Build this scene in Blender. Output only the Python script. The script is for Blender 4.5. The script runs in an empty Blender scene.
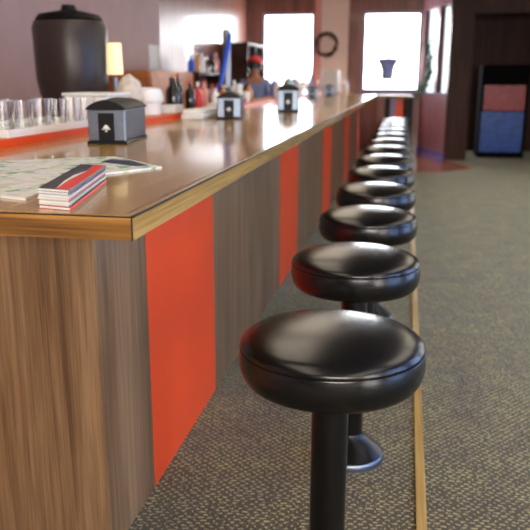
import bpy, bmesh, math, random
from mathutils import Vector, Matrix
random.seed(7)
S = bpy.context.scene
PI = math.pi

# ------------------------------------------------------------------ camera
cam_d = bpy.data.cameras.new('camera')
cam = bpy.data.objects.new('camera', cam_d)
S.collection.objects.link(cam)
S.camera = cam
F_PX, YAW, PITCH, ROLL, CAM_H = 729.5116, 0.1875, 0.2492, 0.0020, 1.308
cy, sy, cp, sp = math.cos(YAW), math.sin(YAW), math.cos(PITCH), math.sin(PITCH)
fw = Vector((-sy*cp, cy*cp, -sp)); rt = Vector((cy, sy, 0)); up = rt.cross(fw)
c_, s_ = math.cos(ROLL), math.sin(ROLL)
rt, up = rt*c_ + up*s_, up*c_ - rt*s_
M4 = Matrix((rt, up, -fw)).transposed().to_4x4()
M4.translation = Vector((0, 0, CAM_H))
cam.matrix_world = M4
cam_d.sensor_width = 36
cam_d.lens = F_PX/530*36
cam_d.clip_start = 0.02
cam_d.dof.use_dof = True
cam_d.dof.focus_distance = 1.75
cam_d.dof.aperture_fstop = 4.2

# ------------------------------------------------------------------ world, lights, exposure
W = bpy.data.worlds.new('daylight'); S.world = W; W.use_nodes = True
bg = W.node_tree.nodes['Background']
bg.inputs[0].default_value = (0.82, 0.91, 1.0, 1)
bg.inputs[1].default_value = 1.7
S.view_settings.view_transform = 'Standard'
S.view_settings.look = 'None'
S.view_settings.gamma = 1
S.view_settings.use_curve_mapping = False
S.view_settings.exposure = -0.04

def area(name, loc, rot, sx, sy, power, col):
    l = bpy.data.lights.new(name, 'AREA'); l.shape = 'RECTANGLE'; l.size = sx; l.size_y = sy
    l.energy = power; l.color = col
    o = bpy.data.objects.new(name, l); S.collection.objects.link(o)
    o.location = loc; o.rotation_euler = rot
    return o
# daylight entering the window openings (each lamp stands just outside its window)
RW = [(-2.2, -0.4), (0.4, 2.2), (3.0, 4.8), (5.6, 7.4), (8.2, 10.0)]
for i, (a, b) in enumerate(RW):
    area('daylight_right', (3.35, (a+b)/2, 1.3), (0, PI/2, 0), 2.3, b-a-0.05, (120, 55, 55, 22, 22)[i], ((1.0, 0.93, 0.84) if i == 0 else (0.20, 0.42, 1.0) if i < 3 else (0.9, 0.95, 1.0)))
area('daylight_far', (-2.2, 14.4, 1.78), (-PI/2, 0, 0), 1.05, 1.4, 110, (0.95, 0.97, 1.0))
area('daylight_far', (-0.32, 14.4, 1.78), (-PI/2, 0, 0), 1.0, 1.4, 110, (0.92, 0.96, 1.0))
area('daylight_behind', (1.2, -3.4, 2.0), (PI/2, 0, 0), 2.6, .85, 230, (1.0, 0.93, 0.84))

# ------------------------------------------------------------------ helpers
def link(o): S.collection.objects.link(o); return o
def obj(name, bm, mat, parent=None, smooth=False, bevel=0, kind=None, label=None):
    me = bpy.data.meshes.new(name)
    bmesh.ops.recalc_face_normals(bm, faces=bm.faces)
    bm.to_mesh(me); bm.free()
    o = bpy.data.objects.new(name, me); link(o)
    for m in (mat if isinstance(mat, (list, tuple)) else [mat]): me.materials.append(m)
    if smooth:
        for p in me.polygons: p.use_smooth = True
        try: me.set_sharp_from_angle(angle=math.radians(40))
        except Exception: pass
    if bevel:
        b = o.modifiers.new('bevel', 'BEVEL'); b.width = bevel; b.segments = 2; b.limit_method = 'ANGLE'
    if parent: o.parent = parent
    if kind: o['kind'] = kind
    if label: o['label'] = label
    return o
def tag(o, label, cat, group=None):
    o['label'] = label; o['category'] = cat
    if group: o['group'] = group
    return o
def thing(name, label, cat, loc=(0, 0, 0), rz=0, group=None):
    o = bpy.data.objects.new(name, None); link(o); o.empty_display_size = 0.05
    o.location = loc; o.rotation_euler = (0, 0, rz)
    return tag(o, label, cat, group)
def dup(root, loc, rz=None, label=None, scale=None):
    r = root.copy(); link(r); r.location = loc
    if rz is not None: r.rotation_euler = (0, 0, rz)
    if label: r['label'] = label
    if scale: r.scale = scale
    for ch in list(root.children):
        c = ch.copy(); link(c); c.parent = r
        for g in list(ch.children):
            d = g.copy(); link(d); d.parent = c
    return r
def box(bm, x0, x1, y0, y1, z0, z1, mi=0):
    v = [bm.verts.new(p) for p in ((x0,y0,z0),(x1,y0,z0),(x1,y1,z0),(x0,y1,z0),(x0,y0,z1),(x1,y0,z1),(x1,y1,z1),(x0,y1,z1))]
    for f in ((0,3,2,1),(4,5,6,7),(0,1,5,4),(1,2,6,5),(2,3,7,6),(3,0,4,7)):
        bm.faces.new([v[i] for i in f]).material_index = mi
    return bm
def B(*a):
    bm = bmesh.new(); box(bm, *a); return bm
def lathe(bm, prof, cx=0, cy=0, cz=0, n=48, mi=0):
    rings = []
    for r, z in prof:
        if r < 1e-6: rings.append([bm.verts.new((cx, cy, cz+z))])
        else: rings.append([bm.verts.new((cx+r*math.cos(2*PI*k/n), cy+r*math.sin(2*PI*k/n), cz+z)) for k in range(n)])
    for a, b in zip(rings, rings[1:]):
        for k in range(n):
            k2 = (k+1) % n
            if len(a) == 1 and len(b) == 1: continue
            if len(a) == 1: f = (a[0], b[k], b[k2])
            elif len(b) == 1: f = (a[k], a[k2], b[0])
            else: f = (a[k], a[k2], b[k2], b[k])
            bm.faces.new(f).material_index = mi
    return bm
def L(prof, n=48, **k):
    bm = bmesh.new(); lathe(bm, prof, n=n, **k); return bm
def tube(bm, pts, r, n=10):
    pts = [Vector(p) for p in pts]; rings = []
    for i, p in enumerate(pts):
        d = (pts[min(i+1, len(pts)-1)] - pts[max(i-1, 0)]).normalized()
        a = d.orthogonal().normalized() if i == 0 else (a - d*a.dot(d)).normalized()
        b = d.cross(a)
        rr = r[i] if isinstance(r, (list, tuple)) else r
        rings.append([bm.verts.new(p + (a*math.cos(2*PI*k/n) + b*math.sin(2*PI*k/n))*rr) for k in range(n)])
    for A_, B_ in zip(rings, rings[1:]):
        for k in range(n): bm.faces.new((A_[k], A_[(k+1) % n], B_[(k+1) % n], B_[k]))
    bm.faces.new(rings[0][::-1]); bm.faces.new(rings[-1])
    return bm
def prism(bm, poly, z0, z1, mi=0):
    lo = [bm.verts.new((x, y, z0)) for x, y in poly]; hi = [bm.verts.new((x, y, z1)) for x, y in poly]
    n = len(poly)
    bm.faces.new(lo[::-1]).material_index = mi; bm.faces.new(hi).material_index = mi
    for i in range(n): bm.faces.new((lo[i], lo[(i+1) % n], hi[(i+1) % n], hi[i])).material_index = mi
    return bm

# ------------------------------------------------------------------ materials
def srgb(r, g, b):
    f = lambda c: (c/255/12.92) if c/255 <= 0.04045 else ((c/255+0.055)/1.055)**2.4
    return (f(r), f(g), f(b), 1)
def mat(name, col, rough=0.5, metal=0, var=0.08, scale=20, bump=0, spec=0.5, coat=0, trans=0, emit=None, es=0, ior=1.45):
    m = bpy.data.materials.new(name); m.use_nodes = True
    nt = m.node_tree; N = nt.nodes; Lk = nt.links
    b = N['Principled BSDF']
    tc = N.new('ShaderNodeTexCoord'); no = N.new('ShaderNodeTexNoise')
    no.inputs['Scale'].default_value = scale; no.inputs['Detail'].default_value = 4
    Lk.new(tc.outputs['Object'], no.inputs['Vector'])
    r = N.new('ShaderNodeValToRGB')
    r.color_ramp.elements[0].position = 0.3; r.color_ramp.elements[1].position = 0.7
    r.color_ramp.elements[0].color = [c*(1-var) for c in col[:3]] + [1]
    r.color_ramp.elements[1].color = [min(1, c*(1+var)) for c in col[:3]] + [1]
    Lk.new(no.outputs['Fac'], r.inputs['Fac']); Lk.new(r.outputs['Color'], b.inputs['Base Color'])
    b.inputs['Roughness'].default_value = rough; b.inputs['Metallic'].default_value = metal
    b.inputs['Specular IOR Level'].default_value = spec; b.inputs['Coat Weight'].default_value = coat
    b.inputs['Coat Roughness'].default_value = 0.1
    b.inputs['Transmission Weight'].default_value = trans; b.inputs['IOR'].default_value = ior
    if emit: b.inputs['Emission Color'].default_value = emit; b.inputs['Emission Strength'].default_value = es
    if bump:
        bp = N.new('ShaderNodeBump'); bp.inputs['Strength'].default_value = bump; bp.inputs['Distance'].default_value = 0.002
        Lk.new(no.outputs['Fac'], bp.inputs['Height']); Lk.new(bp.outputs['Normal'], b.inputs['Normal'])
    return m
def wood(name, c1, c2, c3, axis='Z', rough=0.45, coat=0.0, fine=1.0, spec=0.5, broad=1.0):
    """grain streaks that run along one axis"""
    m = bpy.data.materials.new(name); m.use_nodes = True
    nt = m.node_tree; N = nt.nodes; Lk = nt.links; b = N['Principled BSDF']
    tc = N.new('ShaderNodeTexCoord')
    def noise(sc, across, along, detail, dist=0):
        mp = N.new('ShaderNodeMapping')
        v = {'X': (along, across, across), 'Y': (across, along, across), 'Z': (across, across, along)}[axis]
        mp.inputs['Scale'].default_value = v
        Lk.new(tc.outputs['Object'], mp.inputs['Vector'])
        n = N.new('ShaderNodeTexNoise'); n.inputs['Scale'].default_value = sc
        n.inputs['Detail'].default_value = detail; n.inputs['Distortion'].default_value = dist
        Lk.new(mp.outputs['Vector'], n.inputs['Vector']); return n
    big = noise(1.0*broad, 7, 0.6, 2, 0.6)
    mid = noise(1.0*fine, 60, 1.6, 3, 0.8)
    fin = noise(1.0*fine, 260, 6, 3, 0.2)
    a1 = N.new('ShaderNodeMath'); a1.operation = 'MULTIPLY_ADD'; a1.inputs[1].default_value = 0.45
    Lk.new(mid.outputs['Fac'], a1.inputs[0])
    m1 = N.new('ShaderNodeMath'); m1.operation = 'MULTIPLY'; m1.inputs[1].default_value = 0.35
    Lk.new(big.outputs['Fac'], m1.inputs[0]); Lk.new(m1.outputs[0], a1.inputs[2])
    a2 = N.new('ShaderNodeMath'); a2.operation = 'MULTIPLY_ADD'; a2.inputs[1].default_value = 0.30
    Lk.new(fin.outputs['Fac'], a2.inputs[0]); Lk.new(a1.outputs[0], a2.inputs[2])
    r = N.new('ShaderNodeValToRGB'); e = r.color_ramp.elements
    e[0].position = 0.40; e[0].color = c1; e[1].position = 0.68; e[1].color = c3
    k = e.new(0.54); k.color = c2
    Lk.new(a2.outputs[0], r.inputs['Fac']); Lk.new(r.outputs['Color'], b.inputs['Base Color'])
    b.inputs['Roughness'].default_value = rough; b.inputs['Coat Weight'].default_value = coat
    b.inputs['Coat Roughness'].default_value = 0.05; b.inputs['Specular IOR Level'].default_value = spec
    return m

M = {}
M['top_Y'] = wood('varnished_walnut_long', srgb(138,102,48), srgb(168,132,68), srgb(192,154,88), 'Y', 0.2, 0.3, 0.7)
M['top_X'] = wood('varnished_walnut_cross', srgb(88,58,26), srgb(142,98,48), srgb(184,140,78), 'X', 0.3, 0.3, 0.7)
M['end'] = wood('brown_laminate', srgb(86,62,42), srgb(115,88,62), srgb(142,113,84), 'Z', 0.42, 0.0, 1.0)
M['darkwood'] = wood('dark_stained_wood', srgb(34,17,10), srgb(56,29,19), srgb(76,42,28), 'Z', 0.55, 0.0, 0.8, spec=.25)
M['redwood'] = wood('reddish_wood', srgb(90,46,34), srgb(126,70,54), srgb(150,92,72), 'Z', 0.3, 0.3, 0.6)
M['tanwood'] = wood('tan_wood', srgb(140,78,34), srgb(184,108,52), srgb(206,140,80), 'X', 0.5, 0.0, 0.6)
M['strip'] = wood('oak_strip', srgb(160,126,60), srgb(196,164,96), srgb(222,196,136), 'Y', 0.35, 0.2, 0.6)
M['floorwood'] = wood('reddish_floor_boards', srgb(150,84,64), srgb(178,108,84), srgb(196,132,108), 'Y', 0.22, 0.5, 0.5)
M['orange'] = mat('orange_laminate', srgb(226,74,30), 0.38, var=0.05, scale=3, spec=0.5)
M['inlay'] = mat('black_inlay', srgb(28,18,12), 0.4)
M['paint'] = mat('mauve_wall_paint', srgb(170,140,138), 0.7, scale=4, var=0.05)
M['ceil'] = mat('ceiling_paint', srgb(112,100,88), 0.8, scale=8, var=0.03)
M['white'] = mat('white_plastic', srgb(236,236,232), 0.35, var=0.03)
M['paper'] = mat('white_paper', srgb(226,228,226), 0.7, var=0.06, scale=40)
M['vinyl'] = mat('black_vinyl', srgb(6,7,10), 0.25, var=0.15, scale=9, spec=0.6)
M['black'] = mat('black_enamel', srgb(8,8,10), 0.28, var=0.2, scale=6, spec=0.4)
M['chrome'] = mat('brushed_chrome', srgb(124,134,150), 0.4, 1, var=0.06, scale=50)
M['steel'] = mat('satin_steel', srgb(150,152,156), 0.38, 1, var=0.12, scale=120)
M['speck'] = mat('speckled_grey', srgb(92,92,96), 0.6, 0.2, var=0.35, scale=260)
M['blackplastic'] = mat('black_plastic', srgb(14,15,18), 0.5, var=0.1, spec=0.3)
M['urn'] = mat('dark_brown_plastic', srgb(52,42,38), 0.35, var=0.2, scale=3)
M['glass'] = mat('clear_glass', (1, 1, 1, 1), 0.03, var=0, trans=1, ior=1.45)
M['pane'] = mat('window_glass', (1, 1, 1, 1), 0.0, var=0, trans=1, ior=1.0, spec=0.1)
M['blue'] = mat('blue_enamel', srgb(34,80,190), 0.3, var=0.05)
M['violet'] = mat('veil_paled_violet', srgb(140,148,204), 0.3, var=0.1, scale=10)  # paled to imitate the bright veil over the hanging pot; bottles share it
M['red'] = mat('red_plastic', srgb(206,44,38), 0.4, var=0.05)
M['green'] = mat('leaf_green', srgb(52,92,50), 0.6, var=0.3, scale=30)
M['amber'] = mat('amber_glass', srgb(196,130,40), 0.15, var=0.1, spec=0.7)
M['darkglass'] = mat('dark_bottle_glass', srgb(22,18,14), 0.1, var=0.1, spec=0.8)
M['beige'] = mat('beige_cloth', srgb(196,184,172), 0.8, var=0.12, scale=30, bump=0.3)
M['pink'] = mat('pink_plastic', srgb(222,150,140), 0.5, var=0.05)
M['bluegrey'] = mat('blue_grey_cotton', srgb(134,148,190), 0.85, var=0.12, scale=30)
M['skin'] = mat('skin', srgb(176,120,96), 0.55, var=0.05)
M['bluelit'] = mat('blue_lit_gloss_paint', srgb(128,128,214), 0.25, var=0.05, scale=5)  # bluish light along the wing wall's foot put into the baseboard colour
M['shade'] = mat('cream_lamp_fabric', srgb(250,232,180), 0.8, var=0.04, emit=srgb(255,236,176), es=0.55)
M['frame'] = mat('mauve_window_frame', srgb(150,138,170), 0.5, var=0.05)
M['diffuser'] = mat('fill_diffuser', (0.9, 0.9, 0.9, 1), 0.5, emit=(1, 0.84, 0.62, 1), es=2.7)  # glow of the added ceiling panels

def carpet():
    m = bpy.data.materials.new('tweed_carpet'); m.use_nodes = True
    nt = m.node_tree; N = nt.nodes; K = nt.links; b = N['Principled BSDF']
    tc = N.new('ShaderNodeTexCoord')
    mp = N.new('ShaderNodeMapping'); mp.inputs['Rotation'].default_value = (0, 0, 0.7)
    K.new(tc.outputs['Object'], mp.inputs['Vector'])
    def wave(d, sc, dist):
        w = N.new('ShaderNodeTexWave'); w.bands_direction = d; w.inputs['Scale'].default_value = sc
        w.inputs['Distortion'].default_value = dist; w.inputs['Detail'].default_value = 3; w.inputs['Detail Scale'].default_value = 4
        K.new(mp.outputs['Vector'], w.inputs['Vector']); return w
    wx, wy = wave('X', 15, 5.5), wave('Y', 15, 5.5)
    mul = N.new('ShaderNodeMath'); mul.operation = 'MULTIPLY'
    K.new(wx.outputs['Fac'], mul.inputs[0]); K.new(wy.outputs['Fac'], mul.inputs[1])
    n1 = N.new('ShaderNodeTexNoise'); n1.inputs['Scale'].default_value = 120; n1.inputs['Detail'].default_value = 3
    n2 = N.new('ShaderNodeTexNoise'); n2.inputs['Scale'].default_value = 5; n2.inputs['Detail'].default_value = 3
    K.new(tc.outputs['Object'], n1.inputs['Vector']); K.new(tc.outputs['Object'], n2.inputs['Vector'])
    ad = N.new('ShaderNodeMath'); ad.operation = 'MULTIPLY_ADD'; ad.inputs[1].default_value = 0.6
    K.new(mul.outputs[0], ad.inputs[0])
    sc = N.new('ShaderNodeMath'); sc.operation = 'MULTIPLY'; sc.inputs[1].default_value = 0.75
    K.new(n1.outputs['Fac'], sc.inputs[0]); K.new(sc.outputs[0], ad.inputs[2])
    r = N.new('ShaderNodeValToRGB'); e = r.color_ramp.elements
    e[0].position = 0.28; e[0].color = srgb(34,28,26); e[1].position = 0.88; e[1].color = srgb(188,172,132)
    k = e.new(0.55); k.color = srgb(88,76,60)
    K.new(ad.outputs[0], r.inputs['Fac'])
    mx = N.new('ShaderNodeMixRGB'); mx.blend_type = 'MULTIPLY'; mx.inputs[0].default_value = 0.8
    r2 = N.new('ShaderNodeValToRGB'); f = r2.color_ramp.elements
    f[0].position = 0.35; f[0].color = srgb(196,186,184); f[1].position = 0.65; f[1].color = srgb(246,255,212)
    K.new(n2.outputs['Fac'], r2.inputs['Fac'])
    K.new(r.outputs['Color'], mx.inputs[1]); K.new(r2.outputs['Color'], mx.inputs[2])
    K.new(mx.outputs[0], b.inputs['Base Color'])
    b.inputs['Roughness'].default_value = 0.9; b.inputs['Sheen Weight'].default_value = 0.4
    b.inputs['Sheen Tint'].default_value = srgb(200, 205, 180)
    bp = N.new('ShaderNodeBump'); bp.inputs['Strength'].default_value = 0.6; bp.inputs['Distance'].default_value = 0.003
    K.new(ad.outputs[0], bp.inputs['Height']); K.new(bp.outputs['Normal'], b.inputs['Normal'])
    return m
M['carpet'] = carpet()
M['flarewood'] = wood('purple_flare_wood', srgb(128,80,84), srgb(156,108,116), srgb(176,132,140), 'Z', 0.35, 0.2, 0.6)  # wing wall wood with the purple flare painted into its colour

# ------------------------------------------------------------------ the room
X0, X1, Y0, Y1, ZC = -3.0, 3.2, -3.2, 14.0, 2.75
def wall_with_holes(name, axis, pos, thick, a0, a1, z0, z1, holes, m):
    """vertical wall made of blocks around rectangular openings; axis 'Y': plane y=pos, runs along x"""
    bm = bmesh.new()
    hs = sorted(holes)
    def blk(u0, u1, w0, w1):
        if u1-u0 < 1e-4 or w1-w0 < 1e-4: return
        if axis == 'Y': box(bm, u0, u1, pos, pos+thick, w0, w1)
        else: box(bm, pos, pos+thick, u0, u1, w0, w1)
    u = a0
    for (h0, h1, b0, b1) in hs:
        blk(u, h0, z0, z1); blk(h0, h1, z0, b0); blk(h0, h1, b1, z1); u = h1
    blk(u, a1, z0, z1)
    return obj(name, bm, m, kind='structure')
obj('floor', B(X0-.2, 4.0, Y0-.2, 16.2, -0.1, 0), M['carpet'], kind='structure')
obj('ceiling', B(X0-.2, 4.0, Y0-.2, 16.2, ZC, ZC+0.1), M['ceil'], kind='structure')
FW = [(-2.72, -1.74, 1.12, 2.5), (-0.85, 0.2, 1.10, 2.5)]
wall_with_holes('wall_far', 'Y', Y1, 0.2, X0, 0.24, 0, ZC, FW, M['redwood'])
wall_with_holes('wall_right', 'X', X1, 0.12, Y0, 13.0, 0, ZC, [(a, b, 0.12, 2.45) for a, b in RW], M['paint'])
wall_with_holes('wall_behind', 'Y', Y0-0.12, 0.12, X0, X1, 0, ZC, [(-0.2, 2.6, 1.5, 2.5)], M['paint'])
obj('wall_left', B(X0-.12, X0, Y0, 8.9, 0, ZC), M['paint'], kind='structure')
obj('wall_left_panelled', B(X0-.12, X0, 8.9, Y1+.2, 0, ZC), M['redwood'], kind='structure')
obj('wall_alcove', B(0.9, 3.4, 14.6, 14.75, 0, ZC), M['darkwood'], kind='structure')
obj('wall_alcove_side', B(3.2, 3.32, 13.0, 14.75, 0, ZC), M['darkwood'], kind='structure')
# lintel over the dark opening to the right of the column
obj('trim_1', B(1.0, 3.2, 12.66, 12.9, 2.35, ZC), M['darkwood'], kind='structure')

# window frames and panes
def win(name, x0, x1, z0, z1, y, mull=1):
    bm = bmesh.new(); t = 0.045
    for a in ((x0, x0+t, z0, z1), (x1-t, x1, z0, z1), (x0+t, x1-t, z0, z0+t), (x0+t, x1-t, z1-t, z1)):
        box(bm, a[0], a[1], y+.04, y+.12, a[2], a[3])
    for k in range(1, mull):
        c = x0 + (x1-x0)*k/mull; box(bm, c-.012, c+.012, y+.05, y+.1, z0+t, z1-t)
    f = obj(name, bm, M['frame'], kind='structure')
    p = obj('pane', B(x0+t, x1-t, y+.075, y+.081, z0+t, z1-t), M['pane'], f)
    s = obj('window_sill', B(x0-.04, x1+.04, y-.05, y+.03, z0-.035, z0), M['frame'], f)
win('window_1', *FW[0], Y1, 1); win('window_2', *FW[1], Y1, 1)
def winx(name, y0, y1):
    bm = bmesh.new(); t = .05; x = X1
    for a in ((y0, y0+t, .12, 2.45), (y1-t, y1, .12, 2.45), (y0+t, y1-t, .12, .17), (y0+t, y1-t, 2.4, 2.45), (y0+t, y1-t, 1.0, 1.04)):
        box(bm, x+.03, x+.09, a[0], a[1], a[2], a[3])
    f = obj(name, bm, M['frame'], kind='structure')
    obj('pane', B(x+.055, x+.06, y0+t, y1-t, .17, 2.4), M['pane'], f)
for i, (a, b) in enumerate(RW): winx('window_%d' % (i+3), a, b)

# angled wing wall between the far wall and the column, with a narrow garlanded window
P0, P1 = Vector((0.22, 14.0)), Vector((0.64, 12.68))
d = (P1-P0); Lw = d.length; ang = math.atan2(d.y, d.x)
def wing(name, u0, u1, z0, z1, m, t0=0, t1=0.12, parent=None, kind='structure'):
    o = obj(name, B(u0, u1, t0, t1, z0, z1), m, parent, kind=kind)
    if not parent: o.location = (P0.x, P0.y, 0); o.rotation_euler = (0, 0, ang)
    return o
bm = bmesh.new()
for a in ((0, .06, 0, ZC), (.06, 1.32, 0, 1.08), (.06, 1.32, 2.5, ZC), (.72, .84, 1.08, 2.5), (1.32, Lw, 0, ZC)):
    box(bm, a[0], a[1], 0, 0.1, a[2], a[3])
wg = obj('wall_wing', bm, M['flarewood'], kind='structure'); wg.location = (P0.x, P0.y, 0); wg.rotation_euler = (0, 0, ang)
wf = wing('window_8', .06, 1.32, 1.06, 1.09, M['frame'], -0.03, 0.06)
obj('pane', B(.06, .72, .06, .066, 1.09, 2.5), M['pane'], wf); obj('pane', B(.84, 1.32, .06, .066, 1.09, 2.5), M['pane'], wf)
wing('baseboard_far', 0, Lw, 0, 0.11, M['bluelit'], -0.02, 0.0)
# column beside the dark opening
col = obj('wall_column', B(0.64, 1.0, 12.66, 13.0, 0, ZC), M['darkwood'], kind='structure', bevel=.006)
# polished wood floor patch at the far end
bm = bmesh.new(); prism(bm, [(-0.45, 10.85), (0.45, 10.85), (1.06, 11.55), (0.64, 12.66), (0.20, 14.0), (-0.45, 14.0)], 0.0, 0.006)
obj('floor_boards', bm, M['floorwood'], kind='structure')
# oak strip dividing the two carpets
obj('trim_2', B(0.088, 0.120, -3.0, 10.84, 0.0, 0.008), M['strip'], kind='structure', bevel=.002)

# ------------------------------------------------------------------ bar counter
XE, YE, XP, YB, YF, ZT, TH = -0.474, 1.219, -0.7585, 1.68, 12.35, 1.07, 0.045
XL = -1.40
ct = thing('bar_countertop', 'long glossy varnished wooden countertop of the bar, mitred at its near corner', 'countertop', (0, 0, 0))
obj('slab', B(XL, XE-.004, YE+.004, YF, ZT-TH+.001, ZT), M['top_Y'], ct, bevel=.001)
obj('side_edge_band', B(XE-.004, XE, YE+.003, YF, ZT-TH, ZT-.0025), M['top_Y'], ct, label='wooden edge band along the stool side')
obj('end_edge_band', B(XL, XE-.001, YE, YE+.004, ZT-TH, ZT-.0025), M['top_X'], ct, label='wooden edge band across the near end')
bm = bmesh.new()
box(bm, XE-.004, XE+.0004, YE+.004, YF, ZT-.0045, ZT-.0005); box(bm, XL, XE, YE-.0004, YE+.004, ZT-.0035, ZT-.001)
box(bm, XE-.002, XE+.0006, YE-.0006, YE+.0014, ZT-TH, ZT-.002)
obj('inlay_line', bm, M['inlay'], ct)
obj('inlay_line', B(XE-.019, XE-.0175, YE+.02, YF, ZT-.0005, ZT+.0002), M['inlay'], ct)

cb = thing('bar_counter', 'wood-grained bar counter base with orange vertical panels facing the stools', 'bar counter', (0, 0, 0))
obj('core', B(XL+.02, XP-.02, YB+.02, YF, 0.0, ZT-TH), M['darkwood'], cb)
obj('end_panel', B(XL, XP, YB, YB+.02, 0, ZT-TH), M['end'], cb, bevel=.001, label='brown wood-grained end panel facing the camera')
segs = []; y = YB+.02; per = 2.441; a = 2.056
while y < YF-.01:
    na = min(a, YF)
    if na > y+.001: segs.append(('w', y, na))
    nb = min(a+.798, YF)
    if a < YF: segs.append(('o', a, nb))
    y = nb if a < YF else YF; a += per
for k, u, v in segs:
    obj('panel', B(XP-.02, XP, u, v-.002, 0, ZT-TH), M['orange'] if k == 'o' else M['end'], cb,
        label='orange panel' if k == 'o' else 'brown wood-grained panel')

sbar = thing('side_counter', 'short bar counter turning right at the far end behind the last stool', 'bar counter', (0, 0, 0))
obj('top', B(XE+.001, 0.06, 12.2, 12.75, 1.02, 1.065), M['top_X'], sbar, bevel=.003)
xs_ = [-.474, -.36, -.27, -.18, -.06, .0]
for i in range(5):
    obj('panel', B(xs_[i]+.003, xs_[i+1]-.003, 12.32, 12.7, 0, 1.02), [M['redwood'], M['darkwood'], M['bluelit'], M['orange'], M['darkwood']][i] if i != 2 else M['frame'], sbar)
obj('end_post', B(0.0, .1, 12.22, 12.7, 0, 1.04), M['blackplastic'], sbar, bevel=.01, label='black end post')

lg = thing('back_ledge', 'raised ledge with an orange edge along the back of the bar', 'ledge', (0, 0, 0))
obj('ledge_board', B(-1.74, -1.404, 0.9, YF, 0.0, 1.098), M['tanwood'], lg)
obj('ledge_edge', B(-1.404, -1.390, 0.9, YF, 1.0705, 1.100), M['orange'], lg, label='orange edge strip')
ZL = 1.098
# back bar
bb = thing('back_bar_cabinet', 'long wooden back bar cabinet against the left wall', 'cabinet', (0, 0, 0))
obj('body', B(-2.98, -2.45, 2.0, 13.6, 0, 0.93), M['tanwood'], bb)
obj('worktop', B(-2.99, -2.42, 1.98, 13.62, 0.93, 0.97), M['top_Y'], bb, bevel=.004)
for k in range(10): obj('door', B(-2.448, -2.43, 2.05+k*1.15, 3.15+k*1.15, 0.08, 0.9), M['tanwood'], bb, bevel=.004)

# ------------------------------------------------------------------ bar stools
def make_stool():
    t = thing('bar_stool', '', 'bar stool', group='round black bar stools along the counter')
    R, zr = 0.213, 0.715
    side = [(0, .632), (.150, .628), (.178, .629), (.192, .6325), (.2015, .640), (.2085, .652), (.2128, .667), (.2145, .680), (.2138, .694), (.2122, .706), (.2110, .7115)]
    dome = [(.2110, .7125), (.2122, .7165), (.2104, .7240), (.2025, .7330), (.188, .7415), (.165, .7490), (.135, .7555), (.10, .7605), (.06, .7635), (.02, .7650), (0, .7651)]
    obj('seat_band', L(side, 96), M['vinyl'], t, smooth=True)
    obj('seat_cushion', L(dome, 96), M['vinyl'], t, smooth=True)
    bm = bmesh.new()
    tube(bm, [(.2118*math.cos(2*PI*k/96), .2118*math.sin(2*PI*k/96), .712) for k in range(97)], .0016, 6)
    obj('piping', bm, M['vinyl'], t, smooth=True)
    obj('mounting_plate', L([(0, .605), (.10, .605), (.105, .610), (.105, .631), (0, .631)], 48), M['black'], t, smooth=True)
    obj('post', L([(.0435, .022), (.0435, .606)], 48), M['black'], t, smooth=True)
    obj('base', L([(.0436, .100), (.047, .092), (.055, .082), (.080, .062), (.106, .040), (.1165, .030), (.1165, .026)], 64), M['black'], t, smooth=True)
    obj('base_ring', L([(.1160, .0262), (.1195, .022), (.1205, .012), (.1200, 0), (.1100, 0)], 64), M['chrome'], t, smooth=True, label='chrome ring around the foot')
    return t
names = ['nearest black round bar stool with a wide padded vinyl seat',
 'second black bar stool from the camera, right behind the nearest seat',
 'third black bar stool from the camera along the counter',
 'fourth black bar stool from the camera along the counter',
 'fifth black bar stool from the camera in the row',
 'sixth black bar stool from the camera in the row',
 'seventh black bar stool, middle one of the row of thirteen',
 'eighth black bar stool from the camera, its seat overlapped by nearer ones',
 'ninth black bar stool, fifth from the far end of the row',
 'tenth black bar stool, fourth from the far end of the row',
 'black bar stool third from the far end of the row',
 'black bar stool next to the last in the row',
 'farthest small-looking black bar stool, last of the row by the side counter']
st = make_stool(); st['label'] = names[0]; st.location = (-.144, 1.5876, 0)
for n in range(1, 13): dup(st, (-.144, 1.5876+n*.7949, 0), n*0.7, names[n])

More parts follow.
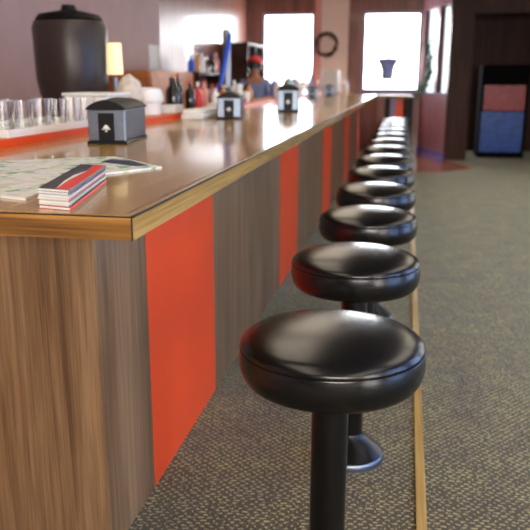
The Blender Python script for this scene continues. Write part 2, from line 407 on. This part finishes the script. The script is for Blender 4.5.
# ------------------------------------------------------------------ napkin dispensers
def make_dispenser():
    t = thing('napkin_dispenser', '', 'napkin dispenser', group='napkin dispensers along the bar')
    w, l, h = .142, .36, .128   # front faces -y; origin at the front left corner
    obj('base', B(-.004, w+.004, -.004, l+.004, 0, .010), M['blackplastic'], t, bevel=.002)
    obj('body', B(0, w, 0.004, l-.004, .010, h), M['chrome'], t, bevel=.004)
    for y0, y1, r in ((-.003, .0035, 0), (l-.0035, l+.003, 1)):
        bm = bmesh.new(); box(bm, .041, w-.041, y0, y1, .012, h-.014)
        f = obj('front_panel', bm, M['blackplastic'], t, bevel=.001, label='black face plate')
        yy = y0-.0006 if r == 0 else y1
        bm = bmesh.new()
        box(bm, .060, .082, yy, yy+.0006, .058, .064); box(bm, .065, .077, yy, yy+.0006, .064, .070)
        box(bm, .055, .087, yy, yy+.0006, .0535, .0565); box(bm, .067, .075, yy, yy+.0006, .045, .0505)
        obj('emblem', bm, M['white'], f)
    for x0, x1 in ((-.0025, .003), (w-.003, w+.0025)):
        obj('side_panel', B(x0, x1, .018, l-.018, .014, h-.006), M['speck'], t, bevel=.001, label='grey speckled side')
    # arched lid
    bm = bmesh.new(); n = 12; rows = []
    for k in range(n+1):
        u = k/n; xx = -.005 + (w+.01)*u; zz = h + .002 + .032*math.sin(PI*u)**.8
        rows.append([(xx, -.006, zz), (xx, l*.5, zz+.006), (xx, l+.006, zz)])
    V = [[bm.verts.new(p) for p in r] for r in rows]; Vb = [[bm.verts.new((p[0], p[1], h-.002)) for p in r] for r in rows]
    for k in range(n):
        for j in range(2):
            bm.faces.new((V[k][j], V[k+1][j], V[k+1][j+1], V[k][j+1])); bm.faces.new((Vb[k][j], Vb[k][j+1], Vb[k+1][j+1], Vb[k+1][j]))
        bm.faces.new((V[k][0], Vb[k][0], Vb[k+1][0], V[k+1][0])); bm.faces.new((V[k][2], V[k+1][2], Vb[k+1][2], Vb[k][2]))
    for j in range(2):
        bm.faces.new((V[0][j], V[0][j+1], Vb[0][j+1], Vb[0][j])); bm.faces.new((V[n][j], Vb[n][j], Vb[n][j+1], V[n][j+1]))
    obj('lid', bm, M['blackplastic'], t, smooth=True, label='dark arched lid')
    return t
dp = make_dispenser()
dp.location = (-1.175, 2.612, ZT+.0003); dp.rotation_euler = (0, 0, .13)
dp['label'] = 'nearest chrome napkin dispenser with a black face plate, on the bar beyond the magazines'
for loc, rz, lb in [((-1.142, 4.44, ZT+.0003), .16, 'second napkin dispenser, dark-faced, beside the white paper bundle'),
        ((-.955, 5.53, ZT+.0003), .14, 'larger napkin dispenser near the stool-side edge, third from the camera'),
        ((-1.28, 9.6, ZT+.0003), .1, 'small dark napkin dispenser far down the bar, fourth from the camera'),
        ((-1.23, 11.2, ZT+.0003), .1, 'farthest dark napkin dispenser near the end of the bar')]:
    dup(dp, loc, rz, lb, (1.1, 1, 1.25) if 'larger' in lb else None)

# ------------------------------------------------------------------ magazines and papers
PR = []
def printed(name, base, spots, scale):
    m = mat(name, base, 0.35, var=0.02); nt = m.node_tree; N = nt.nodes; K = nt.links
    tc = N.new('ShaderNodeTexCoord'); v = N.new('ShaderNodeTexVoronoi'); v.inputs['Scale'].default_value = scale
    K.new(tc.outputs['Object'], v.inputs['Vector'])
    r = N.new('ShaderNodeValToRGB'); r.color_ramp.interpolation = 'CONSTANT'
    sp_ = N.new('ShaderNodeSeparateColor'); K.new(v.outputs['Color'], sp_.inputs[0]); K.new(sp_.outputs[0], r.inputs[0])
    e = r.color_ramp.elements
    e[0].position = 0; e[0].color = base
    e[1].position = .45; e[1].color = spots[0]
    for i, c in enumerate(spots[1:]):
        k = e.new(.45+.5*(i+1)/len(spots)); k.color = c
    K.new(r.outputs[0], N['Principled BSDF'].inputs['Base Color']); return m
M['map'] = printed('printed_sheet', srgb(232,234,230), [srgb(206,216,190), srgb(238,238,234), srgb(120,176,134), srgb(214,218,222)], 38)
M['cover'] = printed('dark_cover', srgb(62,62,76), [srgb(76,76,90), srgb(52,52,64)], 40)
M['pages'] = mat('page_edges', srgb(196,200,206), .7, var=.1, scale=60)
M['redcover'] = mat('red_cover', srgb(224,64,56), .35, var=.08, scale=30)
M['navy'] = mat('navy_cover', srgb(44,52,84), .35, var=.1, scale=30)
M['mint'] = mat('pale_green_cover', srgb(170,204,192), .4, var=.08, scale=30)
# large printed sheets spread on the counter
def sheet(name, poly, z, t, m, label, cat='paper'):
    bm = bmesh.new(); prism(bm, poly, z, z+t)
    return tag(obj(name, bm, m), label, cat)
sheet('newspaper', [(-1.10, 1.46), (-.745, 1.34), (-.795, 1.68), (-.655, 1.925), (-.885, 2.155), (-1.22, 1.93)], ZT+.0003, .005, M['map'],
      'open newspaper with green print lying beyond the stack of brochures', 'newspaper')
sheet('leaflet', [(-.86, 1.99), (-.72, 1.91), (-.70, 1.935), (-.80, 2.05), (-.86, 2.06)], ZT+.0056, .0012, M['navy'], 'small dark leaflet lying on the open newspaper', 'leaflet')
# narrow folded brochures in a fanned stack
def mag(i, sa, sb, z, covers, label):
    t = thing('brochure', label, 'brochure', (0, 0, 0), 0, 'brochures stacked at the near end of the bar')
    o = Vector((-.606, 1.250)); u = Vector((-.228, .974)); n = Vector((-.974, .228)); Ls, Wd, th = .40, .072, .0053
    def pt(a, b): q = o + u*(a+sa) + n*(b+sb); return (q.x, q.y)
    bm = bmesh.new(); prism(bm, [pt(0, .0012), pt(Ls, .0012), pt(Ls, Wd), pt(0, Wd)], z+.0009, z+th-.0009); obj('pages', bm, M['paper'], t)
    bm = bmesh.new(); q = [pt(0.001, 0), pt(Ls, 0), pt(Ls, Wd), pt(0.001, Wd)]
    prism(bm, q, z, z+.0008); prism(bm, q, z+th-.0008, z+th); prism(bm, [pt(.001, 0), pt(Ls, 0), pt(Ls, .0011), pt(.001, .0011)], z+.0009, z+th-.0009)
    obj('cover', bm, covers, t)
    return t, pt, Ls, Wd, z+th
z = ZT+.0004
for i, (sa, sb, c, lb) in enumerate([(.000, .0, M['redcover'], 'bottom red brochure of the stack on the bar'),
        (.004, .003, M['navy'], 'navy brochure just above the bottom red one'),
        (-.003, -.001, M['mint'], 'pale green brochure in the middle of the stack'),
        (.002, .004, M['redcover'], 'red brochure lying on the pale green one in the stack'),
        (-.002, .000, M['pages'], 'grey brochure lying on the upper red one in the stack'),
        (.003, .003, M['navy'], 'navy brochure directly under the top one of the stack')]):
    mag(i, sa, sb, z, c, lb); z += .0055
t, pt, Ls, Wd, zt = mag(4, 0, .001, z, M['cover'], 'top brochure of the stack, dark cover with a red band along its edge')
bm = bmesh.new(); prism(bm, [pt(.002, -.0004), pt(Ls, -.0004), pt(Ls, .034), pt(Ls*.72, .024), pt(Ls*.3, .034), pt(.002, .030)], zt, zt+.0006); obj('red_band', bm, M['redcover'], t, label='red band')
bm = bmesh.new(); prism(bm, [pt(.002, .030), pt(Ls*.3, .034), pt(Ls*.72, .024), pt(Ls*.5, .040), pt(Ls*.25, .040)], zt, zt+.0006); obj('white_flash', bm, M['paper'], t, label='white flash')

# ------------------------------------------------------------------ clutter on the ledge and back bar
def bottle(name, x, y, z, h, r, m, label, cat='bottle', cap=None, group='bottles behind the bar', neck=.35):
    t = thing(name, label, cat, (x, y, z), 0, group)
    obj('body', L([(0, 0), (r*.95, 0), (r, .006), (r, h*(.95-neck)), (r*.75, h*(1.03-neck)), (r*.36, h*(1.12-neck)), (r*.33, h*.93), (0, h*.93)], 24), m, t, smooth=True)
    obj('cap', L([(0, h*.93), (r*.4, h*.93), (r*.4, h), (0, h)], 16), cap or M['black'], t, smooth=True)
    return t
def tumbler(x, y, z, h, r, label, group='glasses on the ledge tray'):
    o = obj('tumbler', L([(0, 0), (r*.78, 0), (r, h), (r*.93, h), (r*.72, .008), (0, .008)], 24), M['glass'], smooth=True)
    o.location = (x, y, z); return tag(o, label, 'glass', group)
# tray with glasses
tr = thing('glass_tray', 'white tray holding upturned glasses on the ledge at the left', 'tray', (-1.57, 2.95, ZL+.0004), 0)
obj('tray_base', B(-.16, .16, -.50, .40, 0, .012), M['white'], tr, bevel=.004)
bm = bmesh.new()
for a in ((-.16, .16, -.5, -.488), (-.16, .16, .388, .40), (-.16, -.148, -.488, .388), (.148, .16, -.488, .388)): box(bm, *a, .012, .030)
obj('rim', bm, M['white'], tr)
k = 0
spots = ['front', 'second', 'third', 'fourth', 'fifth', 'last']
for j in range(6):
    for i, nm in enumerate(('outer', 'inner')):
        if i == 1 and j % 2: continue
        tumbler(-1.475-i*.14, 2.53+j*.145, ZL+.0127, .115, .050, '%s clear tumbler in the %s row of the glass tray' % (spots[j], nm))
# dark beverage urn
ur = thing('beverage_urn', 'large dark brown beverage urn behind the glass tray', 'urn', (-2.13, 4.55, 0.0), 0)
obj('stand', B(-.2, .2, -.3, .3, 0, 1.0), M['tanwood'], ur)
obj('urn_body', L([(0, 1.0), (.17, 1.0), (.18, 1.03), (.195, 1.14), (.225, 1.3), (.235, 1.62), (.22, 1.66), (0, 1.67)], 40), M['urn'], ur, smooth=True)
obj('lid', L([(0, 1.671), (.21, 1.671), (.19, 1.70), (.05, 1.73), (.04, 1.76), (0, 1.765)], 40), M['blackplastic'], ur, smooth=True)
obj('tap', L([(0, 1.08), (.02, 1.08), (.02, 1.12), (0, 1.12)], 12, cx=.20), M['chrome'], ur, smooth=True)
# lamp
lp = thing('table_lamp', 'small lamp with a glowing cream shade behind the napkin dispenser', 'lamp', (-1.67, 4.13, ZL), 0)
obj('base', L([(0, 0), (.07, 0), (.07, .02), (.03, .03), (0, .03)], 32), M['chrome'], lp, smooth=True)
obj('pole', L([(.014, .03), (.014, .22)], 16), M['chrome'], lp, smooth=True)
obj('lamp_shade', L([(.038, .235), (.047, .235), (.043, .41), (.039, .41), (.034, .24)], 32), M['shade'], lp, smooth=True, label='glowing cream shade')
# white tub, beige bundle, plates
wt = thing('plastic_tub', 'white rounded plastic tub behind the nearest napkin dispenser', 'tub', (-1.56, 4.34, ZL+.0004), 0)
obj('tub_body', L([(0, 0), (.085, 0), (.09, .07), (.10, .075), (.105, .09), (.09, .15), (.075, .16), (0, .162)], 40), M['white'], wt, smooth=True)
wt2 = thing('storage_box', 'white lidded box on the ledge behind the chrome dispenser', 'box', (-1.58, 3.68, ZL+.0004), 0)
obj('box_body', B(-.12, .12, -.18, .12, 0, .125), M['white'], wt2, bevel=.012)
obj('lid', B(-.125, .125, -.185, .125, .126, .142), M['paper'], wt2, bevel=.006)
bm = bmesh.new(); bmesh.ops.create_icosphere(bm, subdivisions=4, radius=1)
for v in bm.verts:
    n = math.sin(v.co.x*7+1)*math.cos(v.co.y*6)*.06+math.sin(v.co.z*9+v.co.y*4)*.05
    v.co = Vector((v.co.x*.075*(1+n), v.co.y*.1*(1+n), max(v.co.z*(1+n), -.75)*.13))
o = obj('towel_bundle', bm, M['beige'], smooth=True); o.location = (-1.52, 3.95, ZL+.0977)
tag(o, 'bunched beige towel on the ledge behind the nearest napkin dispenser', 'towel')
pl = obj('napkin_stack', B(-.055, .055, -.09, .09, 0, .05), M['paper'], bevel=.006); pl.location = (-1.49, 4.60, ZL)
tag(pl, 'stack of white napkins beside the rounded white tub', 'napkins')
# amber dish
am = obj('serving_dish', L([(0, 0), (.05, 0), (.07, .03), (.065, .03), (.048, .006), (0, .006)], 32), M['amber'], smooth=True); am.location = (-1.49, 3.45, ZL+.0002)
tag(am, 'small amber dish between the glass tray and the dispenser', 'dish')
# white paper bundles standing on the counter in front of the ledge
pb = thing('paper_bundle', 'long white paper-wrapped bundle on the bar against the orange ledge', 'paper bundle', (-1.29, 4.72, ZT+.0003), 0)
obj('lower_pack', B(-.06, .08, -.36, .36, 0, .032), M['paper'], pb, bevel=.008)
obj('upper_pack', B(-.06, .07, -.33, .38, .0325, .058), M['white'], pb, bevel=.008)
# dark bottles near px 165-185
for i, (x, y, h, r, m, cp, lb) in enumerate([
        (-1.55, 4.85, .24, .038, M['darkglass'], M['amber'], 'dark bottle with a yellow cap, nearest of the ledge bottles'),
        (-1.62, 5.02, .22, .040, M['darkglass'], M['black'], 'squat dark bottle behind the yellow-capped one'),
        (-1.52, 5.14, .20, .036, M['darkglass'], M['red'], 'dark bottle with a red cap on the ledge'),
        (-1.66, 5.30, .25, .036, M['darkglass'], M['red'], 'tall dark bottle with a red cap on the ledge'),
        (-1.55, 5.44, .17, .034, M['red'], M['white'], 'red squeeze bottle with a white cap'),
        (-1.60, 5.62, .19, .036, M['pink'], M['white'], 'pink squeeze bottle beside the red one'),
        (-1.50, 5.78, .15, .034, M['white'], M['red'], 'short white bottle with a red cap'),
        (-1.64, 5.95, .20, .036, M['pink'], M['red'], 'pink bottle with a red cap, farther along the ledge'),
        (-1.52, 6.12, .16, .040, M['amber'], M['white'], 'amber jar with a white lid on the ledge'),
        (-1.62, 6.95, .20, .036, M['white'], M['white'], 'white bottle behind the beer tap'),
        (-1.54, 7.25, .17, .036, M['amber'], M['black'], 'amber bottle past the beer tap'),
        (-1.64, 7.6, .22, .034, M['darkglass'], M['black'], 'dark bottle past the beer tap, last of the ledge bottles')]):
    bottle('bottle', x, y, ZL, h, r, m, lb, cap=cp)
rb = thing('plastic_basket', 'shallow red plastic basket on the ledge by the squeeze bottles', 'basket', (-1.50, 5.98, ZL+.0), 0)
rb.location = (-1.46, 6.38, ZL)
obj('basket_body', L([(0, 0), (.06, 0), (.085, .045), (.08, .045), (.056, .006), (0, .006)], 32), M['red'], rb, smooth=True)
obj('paper_liner', L([(0, .012), (.058, .012), (.082, .055), (.0, .03)], 16), M['paper'], rb, smooth=True)
# beer tap: steel column with a long blue handle
bt = thing('beer_tap', 'steel beer tap column with a long tilted blue handle', 'beer tap', (-1.62, 6.66, ZL), 0)
obj('base', L([(0, 0), (.07, 0), (.07, .015), (.045, .025), (0, .025)], 32), M['steel'], bt, smooth=True)
obj('column', L([(.037, .025), (.037, .62), (.03, .64), (0, .645)], 32), M['steel'], bt, smooth=True)
bm = bmesh.new(); tube(bm, [(0.03, -.03, .12), (.0, -.12, .14), (-.01, -.2, .10)], .012, 10); obj('spout', bm, M['chrome'], bt, smooth=True)
bm = bmesh.new(); tube(bm, [(-.01, -.20, .14), (-.005, -.19, .2), (.04, -.10, .50), (.05, -.08, .60)], [.012, .022, .026, .018], 12)
obj('handle', bm, M['blue'], bt, smooth=True, label='long blue handle')
for (x, y, h, lb) in [(-1.50, 6.62, .17, 'tall white cup standing by the beer tap'), (-1.47, 6.80, .10, 'short white cup standing by the beer tap')]:
    o = obj('paper_cup', L([(0, 0), (.028, 0), (.038, h), (.034, h), (.026, .006), (0, .006)], 24), M['white'], smooth=True); o.location = (x, y, ZL)
    tag(o, lb, 'cup', 'white cups by the beer tap')
sc = obj('napkin_pack', B(-.05, .05, -.07, .07, 0, .03), M['paper'], bevel=.01); sc.location = (-1.035, 4.60, ZT+.15)
sc.location = (-1.46, 5.95-.5+.16, ZL)
tag(sc, 'white napkin pack on the ledge among the squeeze bottles', 'napkins')
wp = thing('drinking_glass', 'tall clear glass standing behind the pale dispenser on the bar', 'glass', (-.93, 5.95, ZT+.0003), 0)
obj('glass_body', L([(0, 0), (.035, 0), (.042, .20), (.039, .20), (.032, .012), (0, .012)], 32), M['glass'], wp, smooth=True)
obj('straw_bundle', L([(0, .014), (.024, .014), (.03, .24), (0, .24)], 12), M['mint'], wp, smooth=True)
# far ledge glassware
for i in range(7):
    y = 8.8+i*.42
    bottle('glass_bottle', -1.52-(i % 2)*.12, y, ZL, .22+.05*((i*7) % 3), .045, [M['white'], M['violet'], M['glass'], M['amber']][i % 4],
           '%s %s bottle counted from the person along the far ledge' % (['first','second','third','fourth','fifth','sixth','seventh','eighth'][i], ['white','violet','clear','amber'][i % 4]), cap=M['chrome'], group='bottles on the far ledge')
# coffee machine at the far ledge
cm = thing('coffee_machine', 'white and chrome coffee machine at the far end of the bar ledge', 'coffee machine', (-1.36, 13.45, 1.0505), 0)
obj('housing', B(-.15, .15, -.15, .25, .03, .42), M['white'], cm, bevel=.02)
obj('drip_tray', B(-.14, .16, -.22, .25, 0, .029), M['steel'], cm, bevel=.005)
obj('carafe', L([(0, .035), (.06, .035), (.07, .1), (.045, .16), (0, .16)], 24, cx=.0, cy=-.24), M['darkglass'], cm, smooth=True)

fc = thing('end_cabinet', 'wooden cabinet against the far wall below the wreath', 'cabinet', (-1.4, 13.5, 0), 0)
obj('body', B(-.55, .45, -.3, .38, 0, 1.01), M['redwood'], fc); obj('top', B(-.57, .47, -.32, .38, 1.011, 1.05), M['tanwood'], fc, bevel=.004)
for i, (x, h, m, lb) in enumerate([(-1.86, .30, M['white'], 'white bottle left of the coffee machine'), (-1.72, .36, M['violet'], 'violet bottle left of the coffee machine'),
        (-1.10, .28, M['white'], 'white bottle right of the coffee machine'), (-1.6, .25, M['glass'], 'clear bottle left of the coffee machine')]):
    bottle('glass_bottle', x, 13.4+.05*i, 1.0505, h, .05, m, lb, cap=M['chrome'], group='bottles on the far cabinet')
# back bar items against the left wall
hb = thing('bread_cabinet', 'orange-brown wooden cupboard standing on the back bar', 'cupboard', (-2.70, 7.85, .971), 0)
obj('carcass', B(-.22, .2, -.8, .72, 0, .42), M['tanwood'], hb, bevel=.005)
obj('door', B(.202, .215, -.78, -.04, .02, .40), M['tanwood'], hb, bevel=.004); obj('door', B(.202, .215, -.02, .70, .02, .40), M['tanwood'], hb, bevel=.004)
nt_ = obj('wall_notice', B(-2.998, -2.992, 8.48, 8.82, 1.42, 1.70), M['paper']); tag(nt_, 'white paper notice on the left wall above the cupboard', 'notice')
sh = thing('bottle_shelf', 'dark wooden bottle shelf standing on the back bar', 'shelf', (-2.62, 9.35, .971), 0)
for z_ in (0, .39): obj('shelf_board', B(-.18, .18, -.7, .9, z_, z_+.03), M['darkwood'], sh)
for y_ in (-.7, .87): obj('side', B(-.18, .18, y_, y_+.03, .03, .39), M['darkwood'], sh)
obj('back', B(-.18, -.165, -.67, .87, .03, .39), M['redwood'], sh)
cols = [('blue', M['blue']), ('amber', M['amber']), ('white', M['white']), ('clear', M['glass']), ('dark', M['darkglass']), ('pink', M['pink'])]
for i in range(6):
    bottle('spirit_bottle', -2.58, 8.8+i*.24, .971+.421, .20+.03*(i % 3), .045, cols[i][1], '%s bottle on top of the dark bottle shelf' % cols[i][0], cap=M['white'] if i % 2 else M['blue'], group='bottles on the shelf')
for i in range(5):
    bottle('spirit_bottle', -2.56, 8.85+i*.28, .971+.031, .25, .045, cols[(i+2) % 6][1], '%s bottle standing inside the dark bottle shelf' % cols[(i+2) % 6][0], cap=M['red'], group='bottles on the shelf')
cbn = thing('cubby_shelf', 'tall wooden cubby shelf at the far end of the left wall', 'shelf', (-2.74, 12.5, .971), 0)
bm = bmesh.new()
for z_ in (0, .3, .6, .88): box(bm, -.2, .2, -.6, .75, z_, z_+.03)
for y_ in (-.6, .05, .72): box(bm, -.2, .2, y_, y_+.03, .03, .88)
obj('frame', bm, M['darkwood'], cbn); obj('back', B(-.215, -.2, -.6, .75, 0, .91), M['tanwood'], cbn)

# wreath on the post between far windows
wr = bmesh.new(); R0 = .185
for k in range(140):
    a = random.random()*2*PI; rr = R0+random.gauss(0, .018); q = Vector((math.cos(a)*rr, random.uniform(-.05, -.005), math.sin(a)*rr))
    t_ = Vector((-math.sin(a), random.uniform(-.3, .3), math.cos(a)))*.05
    tube(wr, [q-t_, q, q+t_+Vector((0, -.01, 0))], [.004, .009, .002], 5)
o = obj('wreath', wr, mat('brown_twigs', srgb(92, 58, 48), .8, var=.3), smooth=True); o.location = (-1.50, 13.935, 1.93); tag(o, 'round brown twig wreath on the far wall between the windows', 'wreath')
M['cream'] = mat('overexposed_wood', srgb(232,206,190), .6, var=.03, scale=4)  # pale panel colour stands in for overexposed light on the far wood
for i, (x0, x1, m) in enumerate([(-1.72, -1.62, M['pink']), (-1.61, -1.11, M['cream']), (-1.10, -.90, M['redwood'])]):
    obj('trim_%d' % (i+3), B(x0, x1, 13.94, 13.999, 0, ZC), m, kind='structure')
# hanging flared pot in front of the far window
hp = thing('hanging_pot', 'flared blue-violet pot hanging in front of the far window', 'pot', (-.325, 12.0, -.02), 0)
obj('pot', L([(0, 1.325), (.082, 1.325), (.09, 1.36), (.096, 1.46), (.12, 1.55), (.172, 1.62), (.165, 1.635), (.10, 1.655), (0, 1.662)], 32), M['violet'], hp, smooth=True)
bm = bmesh.new()
for k in range(3):
    a = 2*PI*k/3; tube(bm, [(.16*math.cos(a), .16*math.sin(a), 1.625), (0, 0, 2.1)], .0015, 5)
tube(bm, [(0, 0, 2.1), (0, 0, ZC+.02)], .002, 5); obj('wire', bm, M['steel'], hp)
# garland on the wing window
ga = thing('leaf_garland', 'green leafy garland trailing down the narrow window by the column', 'garland', (P0.x, P0.y, 0), ang)
vine = [(.45, -.05, 1.9), (.66, -.06, 1.72), (.70, -.06, 1.55), (.72, -.06, 1.42), (.58, -.06, 1.27), (.40, -.06, 1.18), (.25, -.05, 1.12)]
bm = bmesh.new(); tube(bm, vine, .008, 6); obj('stem', bm, M['green'], ga)
bm = bmesh.new()
for k in range(170):
    i = random.randrange(len(vine)-1); u = random.random(); p = Vector(vine[i]).lerp(Vector(vine[i+1]), u)+Vector((random.gauss(0, .045), random.uniform(-.06, .0), random.gauss(0, .045)))
    a = random.random()*2*PI; dv = Vector((math.cos(a), random.uniform(-.5, .3), math.sin(a)))*.08; n = dv.orthogonal().normalized()*.026
    vs = [bm.verts.new(p), bm.verts.new(p+dv*.5+n), bm.verts.new(p+dv), bm.verts.new(p+dv*.5-n)]
    f = bm.faces.new(vs)
lo = obj('leaves', bm, M['green'], ga); s = lo.modifiers.new('t', 'SOLIDIFY'); s.thickness = .002

# machine in the dark alcove
vm = thing('vending_machine', 'dark vending machine with red and blue front in the opening by the column', 'vending machine', (1.50, 13.2, 0), 0)
obj('cabinet', B(-.27, .5, 0, .7, 0, 1.55), mat('matt_black', srgb(10,10,12), .9, spec=.1), vm, bevel=.01)
M['redscr'] = mat('red_front', srgb(150, 30, 26), .3, var=.4, scale=12); M['bluescr'] = mat('blue_front', srgb(24, 74, 160), .3, var=.4, scale=12)
obj('upper_front', B(-.22, .45, -.012, -.001, .80, 1.22), M['redscr'], vm, label='red upper front')
obj('lower_front', B(-.24, .45, -.012, -.001, .10, .78), M['bluescr'], vm, label='blue lower front')

# ------------------------------------------------------------------ person behind the bar
# stands in the aisle between the ledge and the back bar
pr = thing('person', 'person in a red cap and blue-grey shirt standing behind the bar', 'person', (-2.02, 9.9, 0), PI*.95); pr.scale = (.93, .93, .93)
def skin(name, verts, edges, radii, m, parent, root=0):
    me = bpy.data.meshes.new(name); me.from_pydata(verts, edges, []); me.materials.append(m)
    o = bpy.data.objects.new(name, me); link(o); o.parent = parent
    md = o.modifiers.new('skin', 'SKIN'); md.use_smooth_shade = True
    for i, r in enumerate(radii):
        sv = me.skin_vertices[0].data[i]; sv.radius = (r, r*.8) if not isinstance(r, tuple) else r; sv.use_root = (i == root)
    sb = o.modifiers.new('sub', 'SUBSURF'); sb.levels = 2; sb.render_levels = 2
    return o
# the body faces local -y
V = [(0,0,.93),(0,0,1.08),(0,-.01,1.24),(0,0,1.38),(0,0,1.46),(0,-.01,1.54),(0,-.015,1.62),
     (.10,0,.86),(.11,-.01,.48),(.11,.0,.09),(.12,-.13,.03),(-.10,0,.86),(-.11,-.01,.48),(-.11,0,.09),(-.12,-.13,.03),
     (.18,0,1.37),(.23,0,1.12),(.20,-.18,1.02),(-.18,0,1.37),(-.23,0,1.12),(-.18,-.2,1.02)]
Ed = [(0,1),(1,2),(2,3),(3,4),(4,5),(5,6),(0,7),(7,8),(8,9),(9,10),(0,11),(11,12),(12,13),(13,14),(3,15),(15,16),(16,17),(3,18),(18,19),(19,20)]
Rd = [(.15,.11),(.14,.10),(.16,.11),(.14,.09),.055,.075,.085,.085,.06,.042,.035,.085,.06,.042,.035,.06,.045,.03,.06,.045,.03]
body = skin('body', V, Ed, Rd, M['skin'], pr)
V2 = [(0,0,.95),(0,0,1.08),(0,-.01,1.24),(0,0,1.38),(.18,0,1.375),(.225,0,1.16),(-.18,0,1.375),(-.225,0,1.16)]
skin('shirt', V2, [(0,1),(1,2),(2,3),(3,4),(4,5),(3,6),(6,7)], [(.18,.14),(.17,.13),(.185,.14),(.155,.11),.078,.062,.078,.062], M['bluegrey'], pr)
V3 = [(0,0,.94),(.10,0,.84),(.11,-.01,.48),(.11,0,.12),(-.10,0,.84),(-.11,-.01,.48),(-.11,0,.12)]
skin('trousers', V3, [(0,1),(1,2),(2,3),(0,4),(4,5),(5,6)], [(.17,.13),.105,.08,.07,.105,.08,.07], M['navy'], pr)
obj('cap', L([(.102, 1.615), (.104, 1.65), (.09, 1.70), (.05, 1.73), (0, 1.738)], 24, cy=-.01), M['red'], pr, smooth=True, label='red cap')
bm = bmesh.new(); prism(bm, [(-.07, -.09), (.07, -.09), (.05, -.18), (-.05, -.18)], 1.615, 1.623); obj('cap_peak', bm, M['red'], pr)
obj('hair', L([(.092, 1.55), (.098, 1.62), (.085, 1.66)], 24, cy=.012), M['black'], pr, smooth=True)
bm = bmesh.new(); tube(bm, [(0, -.085, 1.60), (0, -.115, 1.565), (0, -.088, 1.555)], [.008, .014, .008], 8); obj('nose', bm, M['skin'], pr, smooth=True)
for s__ in (-1, 1):
    obj('eye', L([(0, -.009), (.009, 0), (0, .009)], 10, cx=s__*.032, cy=-.088, cz=1.598), M['black'], pr, smooth=True)
for side, wx, wy in ((1, .20, -.18), (-1, -.18, -.2)):
    bm = bmesh.new(); tube(bm, [(wx, wy, 1.02), (wx-side*.02, wy-.05, 1.005), (wx-side*.03, wy-.09, 1.0)], [.028, .036, .030], 10)
    for k in range(4):
        fx = wx-side*.03+(k-1.5)*.018; ln = (.06, .075, .07, .05)[k]
        tube(bm, [(fx, wy-.085, 1.0), (fx, wy-.085-ln*.6, .995), (fx, wy-.085-ln, .975)], [.009, .008, .006], 8)
    tube(bm, [(wx-side*.02, wy-.03, 1.0), (wx-side*.06, wy-.07, .995), (wx-side*.065, wy-.1, .985)], [.011, .009, .007], 8)
    obj('hand', bm, M['skin'], body, smooth=True)

# ------------------------------------------------------------------ ceiling lights, added out of view for fill and seat highlights
first = None
places = [(x, y) for y in (0.2, 3.4, 6.6, 9.8) for x in (-1.0, 1.6)]
for i, (x, y) in enumerate(places):
    lb = '%s rectangular ceiling light, added for fill, over the %s' % (['first', 'second', 'third', 'fourth'][i//2], ['stools', 'open carpet'][i % 2])
    if first is None:
        first = thing('added_ceiling_light', lb, 'ceiling light', (x, y, ZC), 0, 'added ceiling lights')
        bm = bmesh.new()
        for a in ((-.45, .45, -1.3, -1.27), (-.45, .45, 1.27, 1.3), (-.45, -.42, -1.27, 1.27), (.42, .45, -1.27, 1.27)): box(bm, *a, -.05, 0)
        obj('frame', bm, M['steel'], first); obj('diffuser', B(-.42, .42, -1.27, 1.27, -.045, -.035), M['diffuser'], first)
    else: dup(first, (x, y, ZC), 0, lb)
